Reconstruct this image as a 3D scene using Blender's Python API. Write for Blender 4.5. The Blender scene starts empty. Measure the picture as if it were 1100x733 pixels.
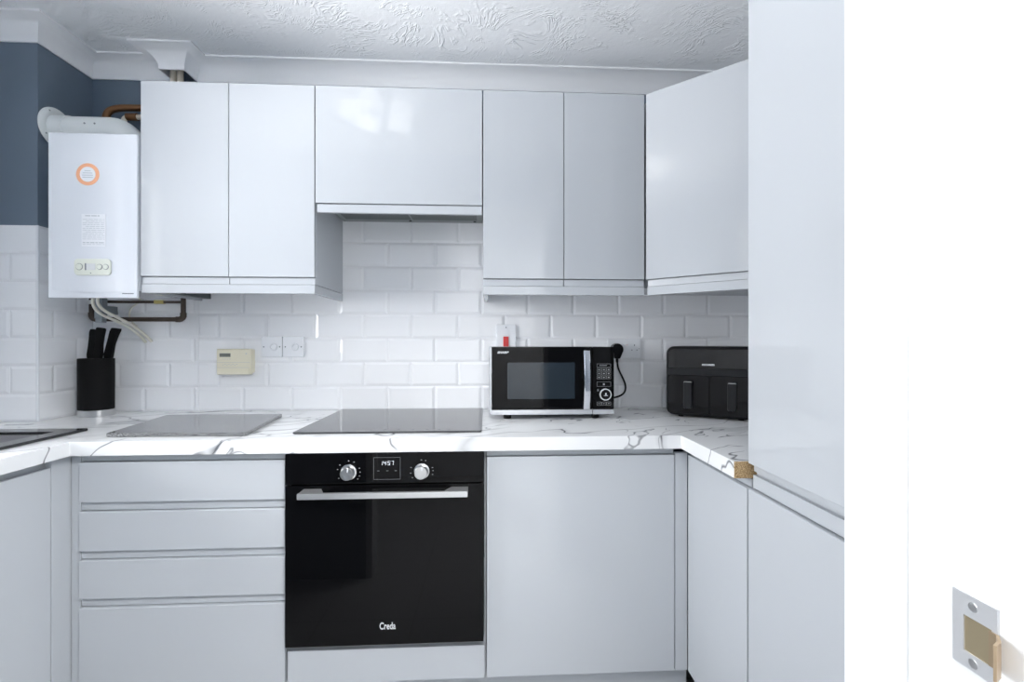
import bpy, bmesh, math, random
from mathutils import Vector, Matrix

C = bpy.context.scene.collection
random.seed(4)
PI = math.pi

# ------------------------------------------------------------------ materials
def new_mat(name):
    m = bpy.data.materials.new(name); m.use_nodes = True
    nt = m.node_tree
    return m, nt, nt.nodes['Principled BSDF']

def pmat(name, col, rough=0.4, metal=0.0, bump=None, var=0.0, coat=0.0, spec=0.5):
    """plain principled surface with a faint procedural variation of roughness"""
    m, nt, b = new_mat(name)
    b.inputs['Base Color'].default_value = (*col, 1)
    b.inputs['Roughness'].default_value = rough
    b.inputs['Metallic'].default_value = metal
    b.inputs['Specular IOR Level'].default_value = spec
    if coat: b.inputs['Coat Weight'].default_value = coat; b.inputs['Coat Roughness'].default_value = 0.04
    tc = nt.nodes.new('ShaderNodeTexCoord')
    nz = nt.nodes.new('ShaderNodeTexNoise'); nz.inputs['Scale'].default_value = 9.0
    nz.inputs['Detail'].default_value = 3
    nt.links.new(tc.outputs['Object'], nz.inputs['Vector'])
    mr = nt.nodes.new('ShaderNodeMapRange')
    mr.inputs['To Min'].default_value = max(0.0, rough*0.9); mr.inputs['To Max'].default_value = min(1.0, rough*1.12)
    nt.links.new(nz.outputs['Fac'], mr.inputs['Value'])
    nt.links.new(mr.outputs['Result'], b.inputs['Roughness'])
    if bump:
        n2 = nt.nodes.new('ShaderNodeTexNoise'); n2.inputs['Scale'].default_value = bump[0]; n2.inputs['Detail'].default_value = 4
        nt.links.new(tc.outputs['Object'], n2.inputs['Vector'])
        bp = nt.nodes.new('ShaderNodeBump'); bp.inputs['Strength'].default_value = bump[1]; bp.inputs['Distance'].default_value = bump[2]
        nt.links.new(n2.outputs['Fac'], bp.inputs['Height']); nt.links.new(bp.outputs['Normal'], b.inputs['Normal'])
    return m

def emat(name, col, strength):
    m, nt, b = new_mat(name)
    b.inputs['Base Color'].default_value = (*col, 1)
    b.inputs['Emission Color'].default_value = (*col, 1)
    b.inputs['Emission Strength'].default_value = strength
    return m

M = {}
M['cab'] = pmat('grey_gloss_lacquer', (0.500, 0.525, 0.555), 0.06)
M['carcass'] = pmat('grey_satin_board', (0.485, 0.51, 0.54), 0.30)
M['tile'] = pmat('white_glazed_tile', (0.87, 0.88, 0.90), 0.09)
M['grout'] = pmat('pale_grout', (0.79, 0.80, 0.82), 0.7)
M['blue'] = pmat('blue_grey_paint', (0.135, 0.178, 0.235), 0.55)
M['white_paint'] = pmat('white_satin_paint', (0.70, 0.71, 0.72), 0.35)
M['cove'] = pmat('white_cove_paint', (0.92, 0.925, 0.935), 0.5)
M['hall'] = pmat('hall_paint', (0.80, 0.80, 0.80), 0.7)
M['black_glass'] = pmat('black_glass', (0.003, 0.003, 0.0035), 0.03, spec=0.17)
M['hob_glass'] = pmat('hob_glass', (0.045, 0.046, 0.050), 0.10, spec=1.0)
M['black_plastic'] = pmat('black_plastic', (0.004, 0.004, 0.005), 0.30, spec=0.16)
M['black_matt'] = pmat('black_soft_plastic', (0.005, 0.005, 0.0055), 0.6, spec=0.12)
M['charcoal'] = pmat('charcoal_satin', (0.009, 0.010, 0.012), 0.35, spec=0.25)
M['charcoal_drawer'] = pmat('black_gloss_drawer', (0.004, 0.004, 0.005), 0.08, spec=0.2)
M['charcoal_gloss'] = pmat('charcoal_gloss', (0.005, 0.005, 0.006), 0.06, spec=0.45)
M['window_glass'] = pmat('dark_tinted_glass', (0.018, 0.026, 0.034), 0.05)
M['steel'] = pmat('brushed_steel', (0.62, 0.62, 0.62), 0.28, 1.0)
M['silver'] = pmat('silver_plastic', (0.62, 0.64, 0.67), 0.25, 0.6)
M['chrome'] = pmat('chrome_handle', (0.80, 0.82, 0.86), 0.12, 1.0)
M['handle'] = pmat('aluminium_handle', (0.66, 0.67, 0.67), 0.35, 0.85)
M['boiler'] = pmat('white_enamel', (0.74, 0.77, 0.82), 0.10)
M['flue'] = pmat('white_flue_plastic', (0.72, 0.75, 0.75), 0.4)
M['white_plastic'] = pmat('white_plastic', (0.80, 0.82, 0.85), 0.25)
M['cream'] = pmat('aged_cream_plastic', (0.78, 0.735, 0.58), 0.4)
M['cream_pale'] = pmat('pale_cream_plastic', (0.66, 0.69, 0.62), 0.35)
M['cable'] = pmat('cream_cable', (0.72, 0.70, 0.62), 0.45)
M['copper'] = pmat('aged_copper', (0.23, 0.115, 0.055), 0.35, 0.8)
M['dull_copper'] = pmat('dull_brown_copper', (0.075, 0.055, 0.043), 0.45, 0.5)
M['beige'] = pmat('beige_pipe', (0.62, 0.56, 0.47), 0.5)
M['grey_plastic'] = pmat('grey_plastic', (0.24, 0.27, 0.29), 0.5)
M['dark_metal'] = pmat('dark_grey_metal', (0.10, 0.115, 0.115), 0.4, 0.5)
M['hood_metal'] = pmat('hood_grey_metal', (0.26, 0.28, 0.28), 0.35, 0.7)
M['red'] = pmat('red_rocker', (0.62, 0.02, 0.02), 0.3)
M['ink'] = pmat('grey_print', (0.17, 0.19, 0.22), 0.6)
M['pale_ink'] = pmat('pale_grey_print', (0.50, 0.53, 0.57), 0.6)
M['mark'] = pmat('pale_print_on_black', (0.62, 0.64, 0.66), 0.5)
M['mid_mark'] = pmat('grey_print_on_black', (0.34, 0.35, 0.36), 0.5)
M['dim_mark'] = pmat('dim_print_on_black', (0.16, 0.17, 0.18), 0.5)
M['paper'] = pmat('white_label_paper', (0.78, 0.80, 0.84), 0.5)
M['orange'] = pmat('orange_sticker', (0.86, 0.42, 0.24), 0.5)
M['yellow'] = pmat('yellow_tag', (0.62, 0.52, 0.18), 0.5)
M['lcd'] = pmat('grey_lcd', (0.16, 0.17, 0.15), 0.3)
M['pale_lcd'] = pmat('pale_lcd', (0.66, 0.68, 0.69), 0.2)
M['brass'] = pmat('worn_brass', (0.50, 0.42, 0.28), 0.35, 0.9)
M['copper_tongue'] = pmat('copper_tinted_metal', (0.52, 0.40, 0.27), 0.35, 0.9)
M['nickel'] = pmat('polished_nickel', (0.62, 0.63, 0.65), 0.3, 0.6)
M['upvc'] = pmat('white_upvc', (0.85, 0.86, 0.87), 0.3)
M['sink'] = pmat('black_sink_glass', (0.022, 0.023, 0.025), 0.12)
M['sink_bowl'] = pmat('dark_sink_bowl', (0.24, 0.24, 0.255), 0.3)
M['digits'] = emat('white_digits', (0.9, 0.95, 1.0), 0.35)
M['shade'] = emat('lit_glass_shade', (1.0, 0.98, 0.95), 1.8)

def tc_noise(nt, coord, scale, detail=4, rough=0.5, dist=0.0, mapping=None):
    v = coord
    if mapping:
        mp = nt.nodes.new('ShaderNodeMapping')
        mp.inputs['Rotation'].default_value = mapping[0]
        nt.links.new(coord, mp.inputs['Vector'])
        ms = nt.nodes.new('ShaderNodeMapping'); ms.inputs['Scale'].default_value = mapping[1]
        nt.links.new(mp.outputs['Vector'], ms.inputs['Vector']); v = ms.outputs['Vector']
    n = nt.nodes.new('ShaderNodeTexNoise')
    n.inputs['Scale'].default_value = scale; n.inputs['Detail'].default_value = detail
    n.inputs['Roughness'].default_value = rough; n.inputs['Distortion'].default_value = dist
    nt.links.new(v, n.inputs['Vector'])
    return n.outputs['Fac']

def math_node(nt, op, a, b=None, clamp=False):
    n = nt.nodes.new('ShaderNodeMath'); n.operation = op; n.use_clamp = clamp
    for i, v in enumerate((a, b)):
        if v is None: continue
        if isinstance(v, (int, float)): n.inputs[i].default_value = v
        else: nt.links.new(v, n.inputs[i])
    return n.outputs[0]

def ramp(nt, fac, stops):
    r = nt.nodes.new('ShaderNodeValToRGB')
    while len(r.color_ramp.elements) < len(stops): r.color_ramp.elements.new(0.5)
    for e, (p, c) in zip(r.color_ramp.elements, stops):
        e.position = p; e.color = (*c, 1) if len(c) == 3 else c
    nt.links.new(fac, r.inputs['Fac'])
    return r.outputs['Color']

# marble-look laminate: thin grey veins running diagonally, broken by a mask
m, nt, b = new_mat('white_marble_laminate')
co = nt.nodes.new('ShaderNodeTexCoord').outputs['Object']
def vein(scale, rot, stretch, width, mask_scale, lo, hi, seed):
    mp = nt.nodes.new('ShaderNodeMapping'); mp.inputs['Location'].default_value = (seed, seed*0.7, seed*1.3)
    nt.links.new(co, mp.inputs['Vector'])
    f = tc_noise(nt, mp.outputs['Vector'], scale, 2.5, 0.5, 0.15, ((0, 0.55, -rot), stretch))
    d = math_node(nt, 'ABSOLUTE', math_node(nt, 'SUBTRACT', f, 0.5))
    mr = nt.nodes.new('ShaderNodeMapRange'); mr.inputs['From Min'].default_value = 0.0; mr.inputs['From Max'].default_value = width
    mr.inputs['To Min'].default_value = 1.0; mr.inputs['To Max'].default_value = 0.0
    nt.links.new(d, mr.inputs['Value'])
    k = tc_noise(nt, mp.outputs['Vector'], mask_scale, 2, 0.5)
    mk = nt.nodes.new('ShaderNodeMapRange'); mk.inputs['From Min'].default_value = lo; mk.inputs['From Max'].default_value = hi
    nt.links.new(k, mk.inputs['Value'])
    return math_node(nt, 'MULTIPLY', mr.outputs['Result'], mk.outputs['Result'])
v1 = vein(2.0, 0.42, (0.45, 2.6, 2.4), 0.0085, 2.8, 0.45, 0.52, 3.1)
v2 = vein(3.6, 0.66, (0.45, 2.6, 2.6), 0.0110, 4.2, 0.50, 0.58, 7.7)
v3 = vein(2.0, 0.42, (0.45, 2.6, 2.4), 0.045, 5.0, 0.50, 0.62, 3.1)
vs = math_node(nt, 'ADD', math_node(nt, 'MULTIPLY', v1, 0.9), math_node(nt, 'ADD', math_node(nt, 'MULTIPLY', v2, 0.75), math_node(nt, 'MULTIPLY', v3, 0.30)), True)
nt.links.new(ramp(nt, vs, [(0.0, (0.81, 0.82, 0.83)), (0.35, (0.50, 0.51, 0.525)), (1.0, (0.13, 0.135, 0.145))]), b.inputs['Base Color'])
b.inputs['Roughness'].default_value = 0.22
M['marble'] = m

m, nt, b = new_mat('speckled_granite')
co = nt.nodes.new('ShaderNodeTexCoord').outputs['Object']
f = tc_noise(nt, co, 420, 2, 0.7)
nt.links.new(ramp(nt, f, [(0.38, (0.010, 0.010, 0.011)), (0.5, (0.09, 0.092, 0.095)), (0.62, (0.42, 0.43, 0.44))]), b.inputs['Base Color'])
b.inputs['Roughness'].default_value = 0.10; b.inputs['Specular IOR Level'].default_value = 1.0
M['granite'] = m

m, nt, b = new_mat('raw_chipboard')
co = nt.nodes.new('ShaderNodeTexCoord').outputs['Object']
f = tc_noise(nt, co, 330, 3, 0.7, 0.6)
nt.links.new(ramp(nt, f, [(0.32, (0.16, 0.09, 0.035)), (0.5, (0.50, 0.33, 0.16)), (0.68, (0.80, 0.64, 0.40))]), b.inputs['Base Color'])
b.inputs['Roughness'].default_value = 0.9
M['chip'] = m

# swirled plaster ceiling
m, nt, b = new_mat('textured_ceiling_plaster')
co = nt.nodes.new('ShaderNodeTexCoord').outputs['Object']
b.inputs['Base Color'].default_value = (0.87, 0.885, 0.90, 1); b.inputs['Roughness'].default_value = 0.55
warp = nt.nodes.new('ShaderNodeTexNoise'); warp.inputs['Scale'].default_value = 3.2; warp.inputs['Detail'].default_value = 1
nt.links.new(co, warp.inputs['Vector'])
mixv = nt.nodes.new('ShaderNodeVectorMath'); mixv.operation = 'MULTIPLY_ADD'
mixv.inputs[1].default_value = (0.4, 0.4, 0.4)
nt.links.new(warp.outputs['Color'], mixv.inputs[0]); nt.links.new(co, mixv.inputs[2])
s1 = tc_noise(nt, mixv.outputs[0], 26, 2, 0.5, 0.6, ((0, 0, 0.5), (0.7, 2.2, 1.0)))
rg = math_node(nt, 'SUBTRACT', 1.0, math_node(nt, 'MULTIPLY', math_node(nt, 'ABSOLUTE', math_node(nt, 'SUBTRACT', s1, 0.5)), 11.0), True)
mk = tc_noise(nt, co, 9.0, 3, 0.6)
mk2 = nt.nodes.new('ShaderNodeMapRange'); mk2.inputs['From Min'].default_value = 0.46; mk2.inputs['From Max'].default_value = 0.66
nt.links.new(mk, mk2.inputs['Value'])
fine = tc_noise(nt, co, 55, 3, 0.6)
hgt = math_node(nt, 'ADD', math_node(nt, 'MULTIPLY', rg, mk2.outputs['Result']), math_node(nt, 'MULTIPLY', fine, 0.25))
bp = nt.nodes.new('ShaderNodeBump'); bp.inputs['Strength'].default_value = 0.55; bp.inputs['Distance'].default_value = 0.006
nt.links.new(hgt, bp.inputs['Height']); nt.links.new(bp.outputs['Normal'], b.inputs['Normal'])
M['artex'] = m

m, nt, b = new_mat('dark_floor_tile')
co = nt.nodes.new('ShaderNodeTexCoord').outputs['Object']
br = nt.nodes.new('ShaderNodeTexBrick'); br.offset = 0.0
br.inputs['Color1'].default_value = (0.42, 0.42, 0.425, 1); br.inputs['Color2'].default_value = (0.46, 0.46, 0.465, 1)
br.inputs['Mortar'].default_value = (0.30, 0.30, 0.29, 1); br.inputs['Scale'].default_value = 1.0
br.inputs['Mortar Size'].default_value = 0.004; br.inputs['Brick Width'].default_value = 0.4; br.inputs['Row Height'].default_value = 0.4
nt.links.new(co, br.inputs['Vector']); nt.links.new(br.outputs['Color'], b.inputs['Base Color'])
b.inputs['Roughness'].default_value = 0.35
M['floor'] = m

# clear pane: mostly lets light straight through, mirrors a little at glancing angles
m = bpy.data.materials.new('clear_pane'); m.use_nodes = True; nt = m.node_tree
for n in list(nt.nodes):
    if n.type == 'BSDF_PRINCIPLED': nt.nodes.remove(n)
tr = nt.nodes.new('ShaderNodeBsdfTransparent'); gl = nt.nodes.new('ShaderNodeBsdfGlossy'); gl.inputs['Roughness'].default_value = 0.02
fr = nt.nodes.new('ShaderNodeFresnel'); mx = nt.nodes.new('ShaderNodeMixShader')
nt.links.new(fr.outputs[0], mx.inputs[0]); nt.links.new(tr.outputs[0], mx.inputs[1]); nt.links.new(gl.outputs[0], mx.inputs[2])
nt.links.new(mx.outputs[0], nt.nodes['Material Output'].inputs['Surface'])
M['pane'] = m

# ------------------------------------------------------------------ mesh helpers
def box(bm, x0, x1, y0, y1, z0, z1, bev=0.0, seg=2):
    t = bmesh.new()
    bmesh.ops.create_cube(t, size=1.0)
    for v in t.verts:
        v.co = Vector(((x0+x1)/2 + v.co.x*(x1-x0), (y0+y1)/2 + v.co.y*(y1-y0), (z0+z1)/2 + v.co.z*(z1-z0)))
    if bev > 0: bmesh.ops.bevel(t, geom=t.edges[:], offset=bev, segments=seg, affect='EDGES', profile=0.5)
    join(bm, t)

def join(bm, t, mtx=None):
    me = bpy.data.meshes.new('tmp'); t.to_mesh(me); t.free()
    if mtx is not None: me.transform(mtx)
    bm.from_mesh(me); bpy.data.meshes.remove(me)

def prism(bm, pts, axis, a0, a1, bev=0.0, seg=2, mtx=None):
    """polygon pts (2-D) extruded along axis: x -> pts are (y,z); y -> (x,z); z -> (x,y)"""
    t = bmesh.new()
    def mk(p, a):
        return {'x': (a, p[0], p[1]), 'y': (p[0], a, p[1]), 'z': (p[0], p[1], a)}[axis]
    v0 = [t.verts.new(mk(p, a0)) for p in pts]; v1 = [t.verts.new(mk(p, a1)) for p in pts]
    n = len(pts)
    t.faces.new(v0); t.faces.new(v1[::-1])
    for i in range(n): t.faces.new((v0[i], v1[i], v1[(i+1) % n], v0[(i+1) % n]))
    bmesh.ops.recalc_face_normals(t, faces=t.faces[:])
    if bev > 0: bmesh.ops.bevel(t, geom=t.edges[:], offset=bev, segments=seg, affect='EDGES', profile=0.5)
    join(bm, t, mtx)

def rrect(x0, x1, z0, z1, r, n=6):
    pts = []
    for cx, cz, a in ((x1-r, z1-r, 0), (x0+r, z1-r, PI/2), (x0+r, z0+r, PI), (x1-r, z0+r, 3*PI/2)):
        for k in range(n+1):
            t = a + PI/2*k/n
            pts.append((cx + r*math.cos(t), cz + r*math.sin(t)))
    return pts

def frame_of(d):
    d = d.normalized()
    up = Vector((0, 0, 1)) if abs(d.z) < 0.9 else Vector((1, 0, 0))
    a = d.cross(up).normalized(); return a, d.cross(a).normalized()

def tube(bm, path, r, seg=14, smooth=0):
    P = [Vector(p) for p in path]
    for _ in range(smooth):
        Q = [P[0]]
        for i in range(len(P)-1):
            Q += [P[i]*0.75 + P[i+1]*0.25, P[i]*0.25 + P[i+1]*0.75]
        P = Q + [P[-1]]
    rad = r if callable(r) else (lambda t: r)
    rings = []; a = None
    for i, p in enumerate(P):
        d = (P[min(i+1, len(P)-1)] - P[max(i-1, 0)]).normalized()
        if a is None: a, _ = frame_of(d)
        a = (a - d*a.dot(d)).normalized(); b_ = d.cross(a)
        rr = rad(i/(len(P)-1))
        rings.append([bm.verts.new(p + a*rr*math.cos(2*PI*k/seg) + b_*rr*math.sin(2*PI*k/seg)) for k in range(seg)])
    for i in range(len(rings)-1):
        for k in range(seg):
            bm.faces.new((rings[i][k], rings[i][(k+1) % seg], rings[i+1][(k+1) % seg], rings[i+1][k]))
    bm.faces.new(rings[0][::-1]); bm.faces.new(rings[-1])

def lathe(bm, prof, center, axis='z', seg=40, sx=1.0, sy=1.0):
    """prof: (radius, height) pairs from one end to the other; capped at both ends"""
    c = Vector(center); rings = []
    for r, h in prof:
        ring = []
        for k in range(seg):
            a = 2*PI*k/seg; u, v = r*math.cos(a)*sx, r*math.sin(a)*sy
            o = {'z': (u, v, h), 'y': (u, -h, v), 'x': (h, u, v)}[axis]
            ring.append(bm.verts.new(c + Vector(o)))
        rings.append(ring)
    for i in range(len(rings)-1):
        for k in range(seg):
            bm.faces.new((rings[i][k], rings[i][(k+1) % seg], rings[i+1][(k+1) % seg], rings[i+1][k]))
    bm.faces.new(rings[0][::-1]); bm.faces.new(rings[-1])

def ring(bm, center, r0, r1, y0, y1, seg=40):
    """flat ring standing upright, facing -y"""
    cx, cz = center
    vs = []
    for (r, y) in ((r0, y0), (r1, y0), (r1, y1), (r0, y1)):
        vs.append([bm.verts.new((cx + r*math.cos(2*PI*k/seg), y, cz + r*math.sin(2*PI*k/seg))) for k in range(seg)])
    for j in range(4):
        for k in range(seg):
            bm.faces.new((vs[j][k], vs[j][(k+1) % seg], vs[(j+1) % 4][(k+1) % seg], vs[(j+1) % 4][k]))

def text_bm(bm, s, size, mtx, bold=0.0, shear=0.0, depth=0.0006, sx=1.0):
    cu = bpy.data.curves.new('t', 'FONT'); cu.body = s; cu.size = size; cu.offset = bold; cu.shear = shear
    cu.extrude = depth; cu.align_x = 'CENTER'; cu.align_y = 'CENTER'
    o = bpy.data.objects.new('t', cu); C.objects.link(o)
    bpy.context.view_layer.update()
    me = bpy.data.meshes.new_from_object(o.evaluated_get(bpy.context.evaluated_depsgraph_get()))
    me.transform(mtx @ Matrix.Diagonal((sx, 1, 1, 1)))
    bm.from_mesh(me)
    bpy.data.objects.remove(o); bpy.data.curves.remove(cu); bpy.data.meshes.remove(me)

def facing(x, y, z):          # text plane looking towards -y
    return Matrix.Translation((x, y, z)) @ Matrix.Rotation(PI/2, 4, 'X')

def solid(bm, xs, ys, inside, z0, z1):
    """one solid plate from the grid cells that are inside"""
    vt = {}
    def V(i, j, z):
        k = (i, j, z)
        if k not in vt: vt[k] = bm.verts.new((xs[i], ys[j], z))
        return vt[k]
    nx, ny = len(xs)-1, len(ys)-1
    ins = lambda i, j: 0 <= i < nx and 0 <= j < ny and inside((xs[i]+xs[i+1])/2, (ys[j]+ys[j+1])/2)
    for i in range(nx):
        for j in range(ny):
            if not ins(i, j): continue
            bm.faces.new((V(i, j, z1), V(i+1, j, z1), V(i+1, j+1, z1), V(i, j+1, z1)))
            bm.faces.new((V(i, j, z0), V(i, j+1, z0), V(i+1, j+1, z0), V(i+1, j, z0)))
            for (di, dj, a, c_) in ((-1, 0, (i, j+1), (i, j)), (1, 0, (i+1, j), (i+1, j+1)), (0, -1, (i, j), (i+1, j)), (0, 1, (i+1, j+1), (i, j+1))):
                if not ins(i+di, j+dj):
                    bm.faces.new((V(*a, z0), V(*c_, z0), V(*c_, z1), V(*a, z1)))
    bmesh.ops.recalc_face_normals(bm, faces=bm.faces[:])

def root_loc(o):
    while o.parent is not None: o = o.parent
    return o.location.copy()

def obj(name, bm, mat, parent=None, local=False, smooth=True, label=None):
    me = bpy.data.meshes.new(name); bm.to_mesh(me); bm.free()
    for mm in (mat if isinstance(mat, (list, tuple)) else [mat]): me.materials.append(M[mm])
    if smooth:
        me.polygons.foreach_set('use_smooth', [True]*len(me.polygons))
        me.set_sharp_from_angle(angle=math.radians(32))
    o = bpy.data.objects.new(name, me); C.objects.link(o)
    if smooth:
        wn = o.modifiers.new('weighted_normals', 'WEIGHTED_NORMAL'); wn.keep_sharp = True; wn.weight = 90
    if parent is not None:
        if not local: me.transform(Matrix.Translation(-root_loc(parent)))
        o.parent = parent
    if label: o['label'] = label
    return o

def B(fn, *a, **k):           # one-shape bmesh
    bm = bmesh.new(); fn(bm, *a, **k); return bm

def pbox(name, mat, parent, x0, x1, y0, y1, z0, z1, bev=0.0015, label=None, local=False):
    return obj(name, B(box, x0, x1, y0, y1, z0, z1, bev), mat, parent, local, label=label)

def thing(name, label, cat, loc=(0, 0, 0), rotz=0.0, group=None):
    o = bpy.data.objects.new(name, None); C.objects.link(o)
    o.empty_display_size = 0.05
    o.location = loc; o.rotation_euler = (0, 0, rotz); o['label'] = label; o['category'] = cat
    if group: o['group'] = group
    return o

def single(name, bm, mat, label, cat, loc=None, group=None):
    """a thing that is one mesh, its origin moved to its base"""
    o = obj(name, bm, mat)
    if loc is None:
        vs = [v.co for v in o.data.vertices]
        loc = Vector(((min(v.x for v in vs)+max(v.x for v in vs))/2, (min(v.y for v in vs)+max(v.y for v in vs))/2, min(v.z for v in vs)))
    o.data.transform(Matrix.Translation(-Vector(loc))); o.location = loc
    o['label'] = label; o['category'] = cat
    if group: o['group'] = group
    return o

def struct(name, bm, mat, parent=None, smooth=True):
    o = obj(name, bm, mat, parent, smooth=smooth)
    if parent is None: o['kind'] = 'structure'
    return o

# ------------------------------------------------------------------ the room
CEIL = 2.37
XL, XR, YF = -1.5, 1.5, -1.555       # left wall, right wall, inner face of the front wall
NX, NY = -1.325, -0.235              # the boxed-out corner: right face, front face
ZT = 0.908                           # worktop top

# back wall and its tiling ------------------------------------------------
wb = struct('wall_back', B(box, XL-0.1, XR+0.1, 0.006, 0.12, 0.0, CEIL+0.05), 'blue', smooth=False)

TW, TH, TZ0, TX0 = 0.2015, 0.1030, 0.9055, -0.113
def tiles(bm, u0, u1, z1max, put, phase, z0=None):
    """bevelled brick tiles over u0..u1; put(u, d, z) maps along-wall, depth and height to 3-D"""
    bv, g, th = 0.011, 0.0007, 0.0048
    rows = int(round((z1max-TZ0)/TH))
    for r in range(rows):
        za, zb = TZ0 + r*TH, TZ0 + (r+1)*TH
        off = phase + (TW/2 if r % 2 else 0.0)
        k = math.floor((u0-off)/TW)
        while off + k*TW < u1:
            a, b_ = off + k*TW, off + (k+1)*TW; k += 1
            ca, cb = a < u0, b_ > u1
            a, b_ = max(a, u0), min(b_, u1)
            if b_-a < 0.012: continue
            ia = a + (0.0008 if ca else bv); ib = b_ - (0.0008 if cb else bv)
            if ib - ia < 0.002: ia = ib = (a+b_)/2; ia -= 0.001; ib += 0.001
            o = [(a+g, za+g), (b_-g, za+g), (b_-g, zb-g), (a+g, zb-g)]
            i_ = [(ia, za+bv), (ib, za+bv), (ib, zb-bv), (ia, zb-bv)]
            lo = [bm.verts.new(put(u, th, z)) for u, z in o]
            md = [bm.verts.new(put(u, th-0.0018, z)) for u, z in o]
            hi = [bm.verts.new(put(u, 0.0, z)) for u, z in i_]
            for q in range(4):
                bm.faces.new((lo[q], lo[(q+1) % 4], md[(q+1) % 4], md[q]))
                bm.faces.new((md[q], md[(q+1) % 4], hi[(q+1) % 4], hi[q]))
            bm.faces.new(hi)

def wall_tiling(parent, spans, put, phase):
    bm = bmesh.new(); g = bmesh.new()
    for u0, u1, z1 in spans:
        tiles(bm, u0, u1, z1, put, phase)
        rows = int(round((z1-TZ0)/TH))
        q = [g.verts.new(put(u, 0.0044, z)) for u, z in ((u0, TZ0-0.006), (u1, TZ0-0.006), (u1, TZ0+rows*TH), (u0, TZ0+rows*TH))]
        g.faces.new(q)
    o = obj('wall_tiles', bm, 'tile', parent, smooth=False)
    obj('grout', g, 'grout', o, smooth=False)
    return o
wall_tiling(wb, [(NX, -0.9, TZ0+7*TH), (-0.9, XR, TZ0+8*TH)], lambda u, d, z: (u, d, z), TX0)

# boxed-out corner on the left: tiled below, blue above
wc = struct('wall_corner', B(box, XL-0.02, NX-0.006, NY+0.006, 0.006, 0.0, CEIL+0.05), 'blue', smooth=False)
bm = bmesh.new()
tiles(bm, XL, NX, TZ0+7*TH, lambda u, d, z: (u, NY+d, z), NX-0.2)
tiles(bm, NY, 0.0, TZ0+7*TH, lambda u, d, z: (NX-d, u, z), -0.07)
t = obj('wall_tiles', bm, 'tile', wc, smooth=False)
g = bmesh.new()
for q in (((XL, NY+0.0044), (NX-0.0044, NY+0.0044)), ((NX-0.0044, NY+0.0044), (NX-0.0044, 0.006))):
    g.faces.new([g.verts.new((*q[i], z)) for i, z in ((0, TZ0-0.006), (1, TZ0-0.006), (1, TZ0+7*TH), (0, TZ0+7*TH))])
obj('grout', g, 'grout', t, smooth=False)
obj('corner_bead', B(box, NX-0.007, NX+0.0015, NY-0.0015, NY+0.007, ZT+0.001, TZ0+7*TH, 0.002), 'white_plastic', wc)

# left wall with the window above the sink
WY0, WY1, WZ0, WZ1 = -1.48, -0.70, 1.06, 2.16
bm = bmesh.new()
X0, X1 = XL-0.24, XL
box(bm, X0, X1, -3.3, WY0, 0, CEIL+0.05); box(bm, X0, X1, WY1, 0.12, 0, CEIL+0.05)
box(bm, X0, X1, WY0, WY1, 0, WZ0); box(bm, X0, X1, WY0, WY1, WZ1, CEIL+0.05)
struct('wall_left', bm, 'white_paint', smooth=False)
w = bpy.data.objects.new('window_1', None); C.objects.link(w); w.location = (XL-0.12, (WY0+WY1)/2, WZ0); w['kind'] = 'structure'
bm = bmesh.new()
for a in ((WY0, WY0+0.06, WZ0+0.06, WZ1-0.06), (WY1-0.06, WY1, WZ0+0.06, WZ1-0.06), (WY0, WY1, WZ0, WZ0+0.06), (WY0, WY1, WZ1-0.06, WZ1)):
    box(bm, XL-0.15, XL-0.08, *a, 0.006)
obj('window_frame', bm, 'upvc', w)
obj('pane', B(box, XL-0.118, XL-0.112, WY0+0.05, WY1-0.05, WZ0+0.05, WZ1-0.05), 'pane', w)
obj('window_sill', B(box, XL-0.14, XL+0.03, WY0-0.02, WY1+0.02, WZ0-0.02, WZ0+0.004, 0.004), 'upvc', w)

# right wall, tiled over the worktop
wr = struct('wall_right', B(box, XR+0.006, XR+0.12, -3.3, 0.006, 0, CEIL+0.05), 'white_paint', smooth=False)
wall_tiling(wr, [(-0.914, 0.0, TZ0+5*TH)], lambda u, d, z: (XR+d, u, z), -0.05)

# front wall with the doorway the photograph is taken from
DX0, DX1, DZ = -0.30, 0.71, 2.06
bm = bmesh.new()
box(bm, XL, DX0, -1.71, YF, 0, CEIL+0.05); box(bm, DX1, XR+0.006, -1.71, YF, 0, CEIL+0.05); box(bm, DX0, DX1, -1.71, YF, DZ, CEIL+0.05)
struct('wall_front', bm, 'blue', smooth=False)
bm = bmesh.new()
box(bm, 0.69, DX1+0.001, -1.716, YF-0.004, 0, DZ, 0.002); box(bm, DX0-0.001, -0.28, -1.716, YF-0.004, 0, DZ, 0.002); box(bm, DX0, DX1, -1.716, YF-0.004, 2.04, DZ+0.001, 0.002)
dl = struct('trim_1', bm, 'white_paint')
bm = bmesh.new()
box(bm, 0.680, 0.6905, -1.62, YF-0.004, 0, 2.03, 0.0015); box(bm, -0.2805, -0.268, -1.62, YF-0.004, 0, 2.03, 0.0015); box(bm, -0.28, 0.69, -1.62, YF-0.004, 2.028, 2.0405, 0.0015)
obj('door_stop', bm, 'white_paint', dl)
struct('wall_hall', B(box, XL, XR, -3.4, -3.3, 0, CEIL+0.05), 'hall', smooth=False)

struct('floor', B(box, XL-0.24, XR+0.12, -3.4, 0.12, -0.08, 0.0), 'floor', smooth=False)
struct('ceiling', B(box, XL-0.24, XR+0.12, -3.4, 0.12, CEIL, CEIL+0.08), 'artex', smooth=False)

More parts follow.
